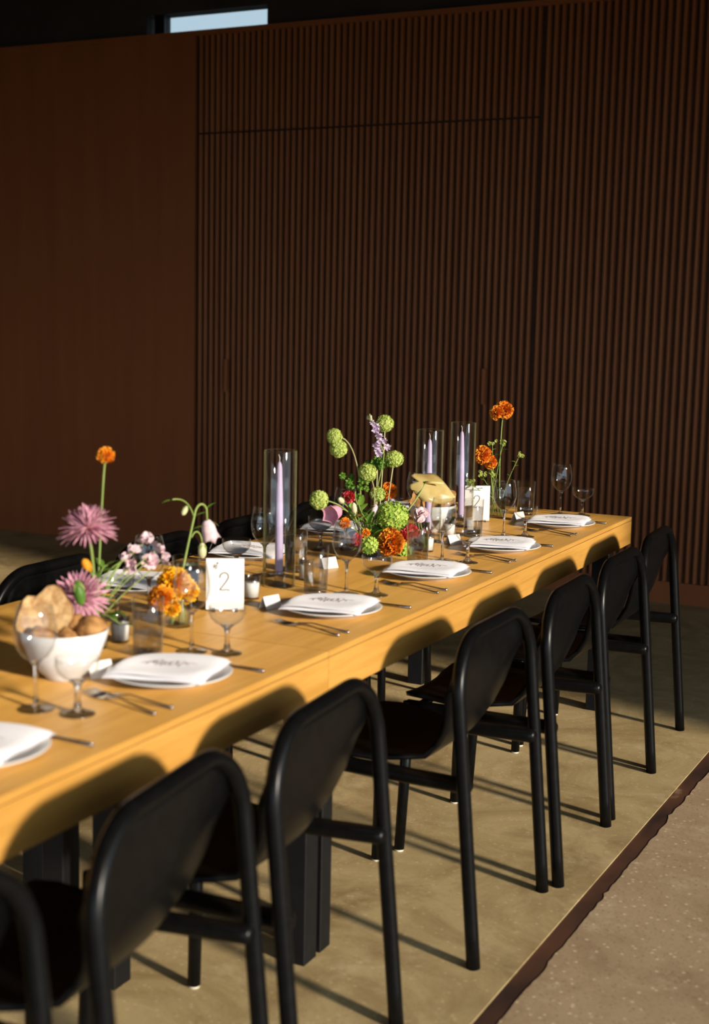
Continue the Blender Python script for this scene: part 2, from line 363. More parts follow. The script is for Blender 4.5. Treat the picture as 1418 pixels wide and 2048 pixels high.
# ------------------------------------------------------------------ chairs
def chair_proto():
    t = thing('dining_chair', 'x', 'chair')
    HW = .245; rr = .0165; ztop = .775-rr
    bx = lambda z: .235-.07*z/.76            # rear frame rakes: foot further back than the top
    pts = []
    for i in range(9): z = i/8*(ztop-.135); pts.append((bx(z), -HW, z))
    for i in range(1, 13):
        a = math.pi/2*i/12; z = ztop-.135+.135*math.sin(a); pts.append((bx(z), -HW+.135*(1-math.cos(a)), z))
    pts += [(p[0], -p[1], p[2]) for p in reversed(pts)]
    m = MB(); m.tube(pts, rr, 14); m.build('back_frame', M['black'], t)
    for s in (-1, 1):
        m = MB(); m.lathe([(0, 0), (.0125, 0), (.0125, .006), (0, .006)], 12, Matrix.Translation((.235, s*HW, -.0015)))
        m.build('foot_glide', M['glide'], t)
    # shell: back narrowing to a waist, bending into the seat
    prof = [(.166, .752), (.166, .735), (.164, .71), (.160, .67), (.153, .62), (.142, .57), (.124, .52), (.098, .478), (.06, .448), (.01, .434), (-.05, .431), (-.11, .434), (-.17, .440), (-.215, .440), (-.238, .432), (-.250, .418)]
    hw = [.105, .165, .198, .222, .214, .194, .166, .146, .150, .178, .203, .215, .217, .207, .180, .130]
    n = 14; V = []
    for i, ((x, z), h) in enumerate(zip(prof, hw)):
        for k in range(n+1):
            s = -1+2*k/n
            V.append(Vector((x-.018*s*s*(1 if .3 < z < .7 and i > 3 and i < 8 else .2), h*s, z+(.012*s*s if i > 8 else 0))))
    def P(i, k): return V[i*(n+1)+k]
    rows = len(prof); NV = []
    for i in range(rows):
        for k in range(n+1):
            du = P(min(i+1, rows-1), k)-P(max(i-1, 0), k); dv = P(i, min(k+1, n))-P(i, max(k-1, 0))
            NV.append(du.cross(dv).normalized())
    th = .006; nn = len(V)
    v = [a+b*th for a, b in zip(V, NV)]+[a-b*th for a, b in zip(V, NV)]
    f = []
    q = lambda i, k: i*(n+1)+k
    for i in range(rows-1):
        for k in range(n):
            a = (q(i, k), q(i, k+1), q(i+1, k+1), q(i+1, k)); f.append(a); f.append(tuple(nn+j for j in reversed(a)))
    rim = [q(0, k) for k in range(n+1)]+[q(i, n) for i in range(1, rows)]+[q(rows-1, k) for k in range(n-1, -1, -1)]+[q(i, 0) for i in range(rows-2, 0, -1)]
    for a, b2 in zip(rim, rim[1:]+rim[:1]): f.append((b2, a, nn+a, nn+b2))
    cut = 8
    m = MB(); m.add(v, f); m.build('seat_shell', M['black'], t)
    for s in (-1, 1):
        yb, yf = s*(HW-.022), s*.205
        p = [(bx(.42)+.011, yb, .421), (bx(.42)+.005, yb, .421)]+[(bx(.42)-.01-(bx(.42)+.215)*k/6, yb+(yf-yb)*k/6, .421-.004*k/6) for k in range(7)]
        m = MB(); m.tube(p, [.010, .0185]+[.0190]*7, 14); m.build('side_rail', M['black'], t)
        m = MB(); m.tube([(-.222, yf, .43), (-.228, yf+s*.006, .2), (-.235, yf+s*.013, .006)], [.0165, .0155, .0145], 12); m.build('front_leg', M['black'], t)
        m = MB(); m.lathe([(0, 0), (.0125, 0), (.0125, .007), (0, .007)], 12, Matrix.Translation((-.235, yf+s*.013, -.0005))); m.build('foot_glide', M['glide'], t)
    m = MB(); m.tube([(-.20, -.21, .415), (-.20, .21, .415)], .012, 10); m.build('cross_bar', M['black'], t)
    return t
chair = chair_proto(); used = False
G = 'black shell chairs around the long table'
right = [(-.45, .045, 2, 'black chair by the far table corner, farthest of the near-side row'),
         (-.975, .066, 0, 'black chair second from the ribbed wall in the near-side row'),
         (-1.535, .078, 1.5, 'black chair third from the ribbed wall in the near-side row'),
         (-2.07, .058, 0, 'black chair just beyond the pair of square table legs, near-side row'),
         (-2.90, .030, 4, 'black chair in front of the table joint, near-side row'),
         (-3.43, .036, 6.5, 'black chair at the lower left, its back filling the corner of the picture'),
         (-3.975, .022, 3, 'black chair at the bottom left, mostly cut off by the picture edge')]
for y, x, rz, lab in right:
    if not used: chair.location = (x, y, 0); chair.rotation_euler = (0, 0, math.radians(rz)); chair['label'] = lab; chair['group'] = G; used = True
    else: dup(chair, (x, y, 0), math.radians(rz), lab, G)
left = [(-.42, 'black chair across the table behind the central flowers, farthest of the far-side row'),
        (-.97, 'black chair across the table behind the nearest glass candle cylinder'),
        (-1.50, 'black chair across the table behind the drooping bellflower stem'),
        (-2.035, 'black chair across the table at left, behind the pink chrysanthemums')]
for y, lab in left: dup(chair, (-TW-.055, y, 0), math.pi, lab, G)

# ------------------------------------------------------------------ glassware
def wine():
    t = thing('wine_glass', 'x', 'glass')
    pr = [(.004, .088), (.012, .092), (.024, .101), (.034, .116), (.0395, .136), (.0385, .160), (.0345, .182), (.0315, .195)]
    inn = [(max(r-.0011, 0), z+.0006) for r, z in reversed(pr)]
    m = MB(); m.lathe(pr+[(.0311, .1954)]+inn, 32); m.build('bowl', M['glass'], t)
    m = MB(); m.lathe([(0, .004), (.0095, .006), (.005, .013), (.0037, .03), (.0035, .06), (.0042, .08), (.008, .0885), (.0125, .0915), (0, .0925)], 16); m.build('stem', M['stemglass'], t)
    m = MB(); m.lathe([(0, 0), (.034, 0), (.0345, .0012), (.03, .0022), (.015, .0042), (.008, .007), (0, .008)], 32); m.build('foot', M['footglass'], t)
    return t
def coupe():
    t = thing('coupe_glass', 'x', 'glass')
    pr = [(.004, .060), (.014, .0625), (.026, .069), (.036, .079), (.0405, .091), (.0405, .106)]
    inn = [(max(r-.0012, 0), z+.0006) for r, z in reversed(pr)]
    m = MB(); m.lathe(pr+[(.040, .1065)]+inn, 32); m.build('bowl', M['glass'], t)
    m = MB(); m.lathe([(0, .003), (.013, .006), (.0075, .014), (.0050, .028), (.0048, .045), (.007, .055), (.012, .0605), (.016, .0635), (0, .0645)], 16); m.build('stem', M['stemglass'], t)
    m = MB(); m.lathe([(0, 0), (.0325, 0), (.033, .0015), (.028, .003), (.016, .006), (.009, .010), (0, .011)], 32); m.build('foot', M['footglass'], t)
    return t
def tumbler():
    t = thing('water_tumbler', 'x', 'glass')
    m = MB(); m.lathe([(0, 0), (.030, 0), (.0312, .0015), (.0345, .128), (.0340, .1285), (.0335, .128), (.0305, .012), (0, .012)], 32); m.build('glass_body', M['glass'], t)
    m = MB(); m.lathe([(0, .0005), (.0292, .0005), (.0298, .0115), (0, .0118)], 32); m.build('thick_base', M['footglass'], t)
    m = MB(); m.lathe([(0, .0122), (.0303, .0122), (.0328, .102), (0, .102)], 32); m.build('water', M['water'], t)
    return t
PW, PC, PT = wine(), coupe(), tumbler(); PU = {}
def put(pr, loc, label, group, rz=0):
    if pr.name not in PU:
        PU[pr.name] = 1; pr.location = loc; pr.rotation_euler = (0, 0, rz); pr['label'] = label; pr['group'] = group; return pr
    return dup(pr, loc, rz, label, group)
GW, GC, GT = 'wine glasses on the table', 'coupe glasses on the table', 'water tumblers on the table'
names = ['at the far corner of the table', 'at the second place from the far end', 'at the place beside the red flowers',
         'at the place beside the table joint', 'at the place below the numbered card in front', 'at the place cut off by the left edge']
WI = [(-.252, -.104), (-.245, -.744), (-.235, -1.309), (-.254, -1.919), (-.254, -2.662), (-.256, -3.178)]
CO = [(-.172, -.081), (-.183, -.702), (-.159, -1.290), (-.180, -1.888), (-.179, -2.638), (-.171, -3.165)]
TU = [(-.366, -.180), (-.336, -.800), (-.275, -1.405), (-.331, -1.947), (-.316, -2.738), None]
for n, wi, co, tu in zip(names, WI, CO, TU):
    put(PW, (*wi, TZ), 'empty stemmed wine glass '+n, GW); put(PC, (*co, TZ), 'shallow coupe glass '+n, GC)
    if tu: put(PT, (*tu, TZ), 'tumbler of water '+n, GT)
lnames = ['on the far side, behind the central flowers', 'on the far side, beside the small pink bud', 'on the far side, behind the nearest candle cylinder', 'on the far side, among the pale pink blossoms']
LW = [(-.59, -.70), (-.585, -1.275), (-.571, -1.807), (-.55, -2.400)]
LC = [(-.653, -.726), (-.642, -1.334), (-.631, -1.861), (-.582, -2.484)]
LT = [(-.545, -.57), (-.545, -1.16), (-.528, -1.702), (-.525, -2.277)]
for n, wi, co, tu in zip(lnames, LW, LC, LT):
    put(PW, (*wi, TZ), 'wine glass '+n, GW); put(PC, (*co, TZ), 'coupe glass '+n, GC); put(PT, (*tu, TZ), 'water tumbler '+n, GT)

# ------------------------------------------------------------------ plates, napkins, cutlery, place cards
def plate():
    m = MB(); m.lathe([(0, .003), (.07, .003), (.074, 0), (.080, 0), (.083, .004), (.108, .011), (.1245, .0165), (.126, .018), (.1245, .0192), (.107, .0145), (.085, .009), (0, .0085)], 48)
    return tag(m.build('dinner_plate', M['china']), 'x', 'plate')
def napkin():
    t = thing('folded_napkin', 'x', 'napkin')
    def layer(name, hx, hy, z, th, sag, seed):
        n = 18; rg = random.Random(seed); ph = [rg.uniform(0, 6) for _ in range(4)]
        v = []; f = []
        for side in (1, -1):
            for i in range(n+1):
                for k in range(n+1):
                    a, c = -1+2*i/n, -1+2*k/n
                    e = max(abs(a), abs(c)); edge = max(0, (e-.86)/.14)
                    x, y = hx*a*(1-.02*c*c), hy*c*(1-.03*a*a)
                    wv = .0016*math.sin(3*a+ph[0]+2*c)+.0012*math.sin(5*c+ph[1]-a)+.0022*a
                    zz = z+wv-sag*max(0, (a*a+c*c)-1.1)+side*th/2*math.sqrt(max(0, 1-edge**2))
                    v.append((x, y, zz))
        m_ = (n+1)**2
        for i in range(n):
            for k in range(n):
                q = (i*(n+1)+k, (i+1)*(n+1)+k, (i+1)*(n+1)+k+1, i*(n+1)+k+1)
                f.append(q); f.append(tuple(m_+j for j in reversed(q)))
        mb = MB(); mb.add(v, f); return mb
    layer('a', .106, .100, .0225, .005, .006, 1).build('lower_fold', M['linen'], t)
    layer('b', .102, .095, .0285, .006, .006, 2).build('upper_fold', M['linen'], t)
    # sprig sketched on the linen
    rg = random.Random(5); mb = MB()
    def sx(a, c): return (.095*a, .088*c, .0324+.0022*a)
    for k in range(7):
        a0, c0 = -.35+.12*k, .1*math.sin(k*1.7); p = []
        for j in range(7): q = j/6*4.6; p.append(sx(a0+.10*math.cos(q)*(1-.1*j), c0+.16*math.sin(q)))
        mb.tube(p, .00055, 4)
    mb.tube([sx(-.55+.12*k, .12*math.sin(k*.9)-.05) for k in range(11)], .0006, 4)
    mb.build('stitched_sprig', M['thread'], t)
    return t
def fork():
    t = thing('fork', 'x', 'fork')       # lies along local x, handle end at +x
    p = [(.095, 0, .004), (.07, 0, .0055), (.03, 0, .0085), (-.005, 0, .0115), (-.03, 0, .0075), (-.045, 0, .0045)]
    m = MB(); m.tube(p, [.0042, .0036, .0028, .0024, .0034, .0062], 10, flat=.6)
    m.lathe([(0, -.0045), (.003, -.0035), (.0046, 0), (.003, .0035), (0, .0045)], 10, Matrix.Translation((.095, 0, .0045))); m.build('handle', M['steel'], t)
    m = MB(); m.add([(-.043, -.006, .0045), (-.043, .006, .0045), (-.066, .0105, .0028), (-.066, -.0105, .0028), (-.043, -.006, .003), (-.043, .006, .003), (-.066, .0105, .0013), (-.066, -.0105, .0013)],
                    [(0, 1, 2, 3), (7, 6, 5, 4), (0, 3, 7, 4), (1, 5, 6, 2), (0, 4, 5, 1), (3, 2, 6, 7)]); m.build('neck', M['steel'], t, smooth=False)
    for k in range(4):
        y = -.0088+k*.00587
        m = MB(); m.tube([(-.065, y, .0022), (-.085, y, .0025), (-.108, y, .007)], [.0017, .0016, .0009], 6); m.build('tine', M['steel'], t)
    return t
def knife():
    t = thing('table_knife', 'x', 'knife')
    m = MB(); m.tube([(.105, 0, .0045), (.06, 0, .0045), (.02, 0, .0042), (-.002, 0, .004)], [.0044, .0042, .0036, .0034], 10, flat=.75)
    m.lathe([(0, -.0045), (.003, -.0035), (.0046, 0), (.003, .0035), (0, .0045)], 10, Matrix.Translation((.105, 0, .0045))); m.build('handle', M['steel'], t)
    m = MB(); o = [(0, -.004), (-.03, -.006), (-.08, -.0075), (-.105, -.004), (-.113, .003), (-.10, .0065), (-.05, .0065), (0, .004)]
    nn = len(o); m.add([(x, y, z) for z in (.0025, .0042) for x, y in o], [tuple(range(nn-1, -1, -1)), tuple(range(nn, 2*nn))]+[(i, (i+1) % nn, nn+(i+1) % nn, nn+i) for i in range(nn)])
    m.build('blade', M['steel'], t, smooth=False)
    return t
def tent():
    t = thing('place_card', 'x', 'card')
    for s in (-1, 1):
        m = MB(); v = []
        for z, x in ((0, s*.014), (.031, 0)):
            for y in (-.027, .027): v.append((x, y, z)); v.append((x+s*.0009, y, z))
        m.add(v, [(0, 2, 6, 4), (1, 5, 7, 3), (0, 4, 5, 1), (2, 3, 7, 6), (0, 1, 3, 2), (4, 6, 7, 5)]); m.build('card_leaf', M['paper'], t, smooth=False)
    return t
pl, nk, fk, kn, tc_ = plate(), napkin(), fork(), knife(), tent()
gp, gn, gf, gk, gt = 'dinner plates', 'folded napkins', 'forks', 'table knives', 'folded place cards'
plates = [(-.157, -.395, 8), (-.155, -1.005, 12), (-.174, -1.56, 6), (-.180, -2.143, 9), (-.166, -2.875, 14), (-.170, -3.44, 10)]
tents = [(-.335, -.345, -18), (-.33, -.99, -22), None, (-.338, -2.175, -16), (-.30, -2.93, -20), None]
for i, ((x, y, a), n) in enumerate(zip(plates, names)):
    put(pl, (x, y, TZ), 'white dinner plate '+n, gp)
    put(nk, (x-.004, y, TZ), 'folded white napkin '+n, gn, math.radians(a))
    put(fk, (-.135, y-.170-.008*(i % 2), TZ), 'inner fork '+n, gf, math.radians(-6)); put(fk, (-.137, y-.202, TZ), 'outer fork '+n, gf, math.radians(-16))
    put(kn, (-.135, y+.145-.004*(i % 3), TZ), 'knife '+n, gk, math.radians(-3))
    if tents[i]: put(tc_, (tents[i][0], tents[i][1], TZ), 'white folded place card '+n, gt, math.radians(tents[i][2]))
for i, (y, n) in enumerate(zip((-.41, -.99, -1.56, -2.15), lnames)):
    put(pl, (-.765, y, TZ), 'white plate '+n, gp); put(nk, (-.761, y, TZ), 'white napkin '+n, gn, math.pi+.2)
    put(fk, (-.79, y+.175, TZ), 'fork '+n, gf, math.pi); put(kn, (-.79, y-.145, TZ), 'knife lying '+n, gk, math.pi)
put(tc_, (-.475, -1.60, TZ), 'white folded place card between the tumbler and the wine glass', gt, math.radians(-25))
put(tc_, (-.60, -2.16, TZ), 'white folded place card on the far side behind the golden marigolds', gt, math.radians(-20))

# ------------------------------------------------------------------ candles
def hurricane():
    m = MB(); m.lathe([(.0415, 0), (.044, 0), (.0443, .003), (.0443, .369), (.0435, .371), (.0418, .369)], 48, closed=True)
    return tag(m.build('glass_cylinder', M['hurr']), 'x', 'candle cylinder')
def holder():
    t = thing('candle_holder', 'x', 'candle holder')
    m = MB(); m.lathe([(0, 0), (.030, 0), (.031, .003), (.022, .007), (.012, .011), (.0, .012)], 24); m.build('base', M['footglass'], t)
    m = MB(); m.lathe([(0, .0105), (.011, .012), (.0115, .02), (.0155, .026), (.017, .040), (.0155, .042), (.0125, .041), (.012, .031), (0, .030)], 20); m.build('cup', M['footglass'], t)
    return t
def taper(h):
    t = thing('taper_candle', 'x', 'candle')
    m = MB(); m.lathe([(0, 0), (.0105, 0), (.011, .004), (.0109, h*.3), (.0098, h*.65), (.0072, h*.93), (.0055, h*.965), (.002, h*.985), (0, h*.988)], 20); m.build('wax_body', M['candle'], t)
    m = MB(); m.tube([(0, 0, h*.98), (.0005, 0, h+.006), (-.003, 0, h+.014)], .0012, 6); m.build('wick', M['wick'], t)
    return t
hu, ho = hurricane(), holder()
for k, (x, y, lean, ldir, lab) in enumerate([(-.462, -1.915, .012, 200, 'nearest of the three, beside the numbered card'), (-.425, -.985, .006, 90, 'middle of the three, behind the tan anthurium'), (-.463, -.60, .028, 215, 'farthest of the three, beside the orange marigold vase')]):
    put(hu, (x, y, TZ), 'tall clear glass candle cylinder, '+lab, 'glass candle cylinders')
    put(ho, (x, y, TZ), 'small glass candle holder inside the cylinder, '+lab, 'glass candle holders')
    c = taper(.315); c.location = (x, y, TZ+.0305); c['label'] = 'lavender taper candle, '+lab; c['group'] = 'lavender taper candles'
    a = math.radians(ldir); c.rotation_euler = Euler((lean*math.sin(a), lean*math.cos(a), 0))
def votive():
    t = thing('votive_candle', 'x', 'candle')
    m = MB(); m.lathe([(0, 0), (.020, 0), (.021, .002), (.0235, .060), (.0225, .061), (.0217, .059), (.019, .005), (0, .005)], 24); m.build('glass_cup', M['glass'], t)
    m = MB(); m.lathe([(0, .0055), (.0188, .0055), (.0205, .041), (.019, .043), (0, .042)], 24); m.build('wax', M['whitewax'], t)
    m = MB(); m.tube([(0, 0, .041), (.0006, 0, .049)], .0009, 5); m.build('wick', M['ink'], t)
    return t
vo = votive()
for (x, y), lab in [((-.436, -2.104), 'beside the numbered card in front'), ((-.44, -1.80), 'beside the nearest candle cylinder'), ((-.40, -.86), 'in front of the far bread bowl'), ((-.345, -1.17), 'behind the tumbler by the red flowers'), ((-.44, -2.668), 'behind the near bread bowl'), ((-.52, -2.36), 'behind the golden marigolds')]:
    put(vo, (x, y, TZ), 'white votive candle in a glass cup, '+lab, 'white votive candles')

# ------------------------------------------------------------------ numbered cards
def number_card(loc, rz, label):
    t = thing('number_card', label, 'card', loc, rz, 'number cards')    # faces local -y
    m = MB(); m.box(-.047, .047, -.0012, .0012, .004, .133); m.build('card', M['paper'], t, smooth=False)
    for x in (-.028, .028):
        m = MB(); m.box(x-.004, x+.004, -.014, .014, 0, .008, .001); m.build('clear_foot', M['stemglass'], t, smooth=False)
    m = MB(); y = -.0017
    P2 = [(-.013, .084), (-.012, .091), (-.006, .0965), (.001, .097), (.007, .093), (.0085, .086), (.005, .078), (-.003, .067), (-.013, .054), (-.006, .0535), (.003, .0545), (.011, .053)]
    pts = []
    for i in range(len(P2)-1):
        for j in range(3): q = j/3; pts.append((P2[i][0]*(1-q)+P2[i+1][0]*q, y, P2[i][1]*(1-q)+P2[i+1][1]*q))
    pts.append((P2[-1][0], y, P2[-1][1]))
    m.tube(pts, .0011, 5); m.build('numeral', M['palink'], t)
    m = MB(); m.lathe([(0, -.0004), (.0022, 0), (0, .0004)], 8, TM((-.019, y, .121), (0, -1, 0))); m.tube([(-.019, y, .121), (-.022, y, .116), (-.020, y, .110), (-.025, y, .105)], .0005, 4)
    for k in range(5):
        a = k*1.25; m.tube([(-.026, y, .113), (-.026+.006*math.cos(a), y, .113+.006*math.sin(a)), (-.026+.007*math.cos(a+.5), y, .113+.007*math.sin(a+.5)), (-.026, y, .113)], .0003, 4)
    m.build('printed_sprig', M['ink'], t)
    return t
number_card((-.413, -2.271, TZ), math.radians(31), 'white card with a 2, standing beside the golden marigolds in front')
number_card((-.452, -.470, TZ), math.radians(34), 'white card with a 2, standing at the far end beside the marigold vase')

# ------------------------------------------------------------------ bowls and bread
def bowl(loc, s, label):
    m = MB(); pr = [(0, .004), (.026, .004), (.028, 0), (.034, 0), (.036, .006), (.050, .018), (.068, .045), (.079, .075), (.0835, .094), (.082, .0955), (.080, .094), (.072, .066), (.058, .036), (.035, .014), (0, .010)]
    m.lathe([(r*s, z*s) for r, z in pr], 40); o = m.build('bread_bowl', M['china'], loc=loc); return tag(o, label, 'bowl', 'white bread bowls')
BB = Vector((-.352, -2.975, TZ)); bowl(BB, 1.06, 'white footed bowl of bread at the left edge of the table')
FB = Vector((-.500, -.775, TZ)); bowl(FB, 1.0, 'white footed bowl of bread behind the anthurium')
def slice_(name, loc, eul, sx, sy, th, label, m1=None, seed=0):
    rg = random.Random(seed); n = 22; v = []; f = []; out = []
    for k in range(n):
        a = 2*math.pi*k/n; rr_ = 1+.10*math.sin(2*a+seed)+.06*math.sin(5*a+2*seed)+rg.uniform(-.03, .03); out.append((sx*rr_*math.cos(a), sy*rr_*math.sin(a)))
    t = thing(name, label, 'bread', loc); t.rotation_euler = eul
    mb = MB(); v = [(x, y, z) for z in (-th/2, th/2) for x, y in out]; mb.add(v, [(i, (i+1) % n, n+(i+1) % n, n+i) for i in range(n)]); mb.build('crust', M['crust'], t)
    mb = MB(); v = [(x*.995, y*.995, z) for z in (-th*.48, th*.48) for x, y in out]+[(0, 0, -th*.42), (0, 0, th*.42)]
    mb.add(v, [((i+1) % n, i, 2*n) for i in range(n)]+[(n+i, n+(i+1) % n, 2*n+1) for i in range(n)]); mb.build('crumb', m1 or M['crumb'], t)
    return t
def chunk(loc, s, eul, label, seed):
    rg = random.Random(seed); m = MB(); ph = [rg.uniform(0, 6) for _ in range(6)]; n, r_ = 16, 10; v = []; f = []
    for i in range(r_+1):
        th = math.pi*i/r_
        for k in range(n):
            a = 2*math.pi*k/n; d = Vector((math.sin(th)*math.cos(a), math.sin(th)*math.sin(a), math.cos(th)))
            q = 1+.13*math.sin(3*d.x+ph[0]+2*d.z)+.1*math.sin(5*d.y+ph[1])+.05*math.sin(9*d.z+ph[2]+4*d.x)
            v.append((d.x*s[0]*q, d.y*s[1]*q, d.z*s[2]*q))
    for i in range(r_):
        for k in range(n): f.append((i*n+k, (i+1)*n+k, (i+1)*n+(k+1) % n, i*n+(k+1) % n))
    m.add(v, f); o = m.build('bread_roll', M['crust'], loc=loc); o.rotation_euler = eul
    return tag(o, label, 'bread', 'bread in the bowls')
slice_('bread_slice', BB+Vector((-.032, .005, .120)), Euler((math.radians(82), math.radians(8), math.radians(28))), .040, .062, .016, 'large pale bread slice standing upright in the near bowl', seed=3)
slice_('bread_slice', BB+Vector((-.062, -.030, .112)), Euler((math.radians(70), .3, math.radians(60))), .032, .05, .014, 'bread slice leaning on the left rim of the near bowl', seed=5)
chunk(BB+Vector((.042, .030, .098)), (.032, .026, .024), (.3, .2, .5), 'golden bread roll on the right of the near bowl', 2)
chunk(BB+Vector((.030, -.025, .086)), (.026, .024, .02), (.1, .5, 1), 'bread roll at the front of the near bowl', 4)
chunk(BB+Vector((.000, .035, .100)), (.028, .022, .024), (.6, .1, .2), 'bread roll deep among the others in the near bowl', 6)
chunk(BB+Vector((-.02, -.045, .088)), (.024, .026, .02), (.2, .4, 2), 'small bread roll at the left front of the near bowl', 8)
for k, (dx, dy, dz, e, s, lab) in enumerate([(-.02, -.035, .108, (1.35, .1, .5), (.05, .038), 'tan crispbread standing behind the middle candle cylinder'), (.03, .04, .112, (1.25, -.2, .7), (.045, .03), 'crispbread leaning right in the far bowl'), (0, .0, .100, (1.1, .2, 1.1), (.05, .04), 'crispbread in the middle of the far bowl'), (-.045, .02, .1, (1.3, 0, .2), (.04, .036), 'crispbread at the back of the far bowl')]):
    slice_('crispbread', FB+Vector((dx, dy, dz)), Euler(e), *s, .006, lab, M['crust'], seed=k+11)

# ------------------------------------------------------------------ flowers
def vase(loc, r, h, wl, label, neck=None):
    t = thing('glass_vase', label, 'vase', loc, 0, 'glass flower vases')
    nk_ = neck or r
    pr = [(0, 0), (r*.93, 0), (r, .004), (r, h*.6), (nk_, h*.8), (nk_, h)]
    m = MB(); m.lathe(pr+[(nk_-.001, h+.0008), (nk_-.0022, h), (nk_-.0022, h*.8), (r-.0025, h*.6), (r-.0025, .008), (0, .007)], 28); m.build('glass_body', M['glass'], t)
    m = MB(); m.lathe([(0, .0075), (r-.0032, .0085), (r-.0032, wl), (0, wl)], 28); m.build('water', M['water'], t)
    return t
def petals_ball(mb, c, axis, Rr, n, pl_, pw, spread=1.0, seed=0, ruffle=.25, inner=.35):
    rg = random.Random(seed); T = TM(c, axis)
    for k in range(n):
        u = (k+.5)/n; th = math.acos(1-u*(1-math.cos(math.pi*spread*.62))); a = k*2.39996
        d = Vector((math.sin(th)*math.cos(a), math.sin(th)*math.sin(a), math.cos(th))); F = frame(d)
        l = Rr*(1+rg.uniform(-.1, .1)); w_ = pw*Rr; tl = rg.uniform(-ruffle, ruffle)
        pts = [(-.15*w_, 0, l*inner), (.15*w_, 0, l*inner), (.5*w_, tl*w_, l*.82), (.3*w_, -tl*w_*.8, l), (0, tl*w_, l*.94), (-.3*w_, -tl*w_*.6, l*1.01), (-.5*w_, tl*w_, l*.84)]
        rot_ = Matrix.Rotation(rg.uniform(0, 3.1), 3, 'Z')
        mb.add([T @ (F @ (rot_ @ Vector(p))) for p in pts], [(0, 1, 2, 3, 4), (0, 4, 5, 6)])
def ball(mb, c, r, n=10, sc=(1, 1, 1)):
    v = []; f = []
    for i in range(n//2+1):
        th = math.pi*i/(n//2)
        for k in range(n): a = 2*math.pi*k/n; v.append((c[0]+r*sc[0]*math.sin(th)*math.cos(a), c[1]+r*sc[1]*math.sin(th)*math.sin(a), c[2]+r*sc[2]*math.cos(th)))
    for i in range(n//2):
        for k in range(n): f.append((i*n+k, (i+1)*n+k, (i+1)*n+(k+1) % n, i*n+(k+1) % n))
    mb.add(v, f)
def florets(mb, c, r, n, fs, npet, seed=0, sc=(1, 1, 1), hole=None):
    rg = random.Random(seed)
    for k in range(n):
        z = 1-2*(k+.5)/n; q = math.sqrt(1-z*z); a = k*2.39996+rg.uniform(-.1, .1); d = Vector((q*math.cos(a), q*math.sin(a), z))
        if hole and d.dot(hole) > .82: continue
        rr_ = r*rg.uniform(.93, 1.06); p0 = Vector(c)+Vector((d.x*sc[0], d.y*sc[1], d.z*sc[2]))*rr_
        F = frame(d+Vector((rg.uniform(-.3, .3), rg.uniform(-.3, .3), rg.uniform(-.3, .3)))); t0 = rg.uniform(0, 6)
        v = [p0-d*fs*.25]; f = []
        for j in range(npet):
            b0 = t0+2*math.pi*j/npet; s = .9*math.pi/npet
            i0 = len(v)
            v += [p0+F @ Vector((fs*.55*math.cos(b0-s), fs*.55*math.sin(b0-s), fs*.05)), p0+F @ Vector((fs*math.cos(b0), fs*math.sin(b0), fs*.28)), p0+F @ Vector((fs*.55*math.cos(b0+s), fs*.55*math.sin(b0+s), fs*.05))]
            f.append((0, i0, i0+1, i0+2))
        mb.add(v, f)
def leaf_mesh(mb, a, d, n, l, w_, bend=.2):
    d = Vector(d).normalized(); n = Vector(n); s = d.cross(n).normalized(); n = s.cross(d).normalized(); a = Vector(a)
    v = []; f = []; K = 6
    for i in range(K+1):
        t = i/K; ww = w_*math.sin(math.pi*min(1, t*.92+.06))**.8*.5; p = a+d*(l*t)-n*(bend*l*t*t)
        v += [p-s*ww+n*ww*.35, p, p+s*ww+n*ww*.35]
    for i in range(K): f += [(3*i, 3*i+1, 3*i+4, 3*i+3), (3*i+1, 3*i+2, 3*i+5, 3*i+4)]
    mb.add(v, f)
def flower(name, label, base, pts, sm='stem', r=.0022, group=None, cat='flower'):
    """Empty at the foot of the stem; stem as a part; later parts are given in world coordinates"""
    t = thing(name, label, cat, base, 0, group)
    m = MB(); m.tube([Vector(p)-Vector(base) for p in pts], r, 7); m.build('stem', M[sm], t)
    return t
def part(t, name, mb, m):
    L_ = Vector(t.location); mb.v = [tuple(Vector(p)-L_) for p in mb.v]; return mb.build(name, m, t)
def leaf(t, a, d, n, l, w_, bend=.2, m='leaf'):
    mb = MB(); leaf_mesh(mb, a, d, n, l, w_, bend); return part(t, 'leaf', mb, M[m])
def marigold(name, label, base, top, axis, Rr, m, mid=None, seed=1, n=150, group=None, spread=1.1, r=.0022):
    top = Vector(top); axis = Vector(axis).normalized(); base = Vector(base)
    c0 = top-axis*Rr*.55
    pts = bez(base, base+(Vector(mid)-base)*.6 if mid else base+Vector((0, 0, (c0-base).z*.5)), c0-axis*.05, c0, 12)
    t = flower(name, label, base, pts, 'stem', r, group)
    mb = MB(); mb.lathe([(0, -Rr*.62), (Rr*.16, -Rr*.6), (Rr*.24, -Rr*.3), (Rr*.34, Rr*.05), (0, Rr*.1)], 12, TM(c0+axis*Rr*.1, axis)); part(t, 'calyx', mb, M['stem'])
    mb = MB(); petals_ball(mb, c0+axis*Rr*.25, axis, Rr, n, 1, .42, spread, seed); part(t, 'bloom', mb, m)
    return t

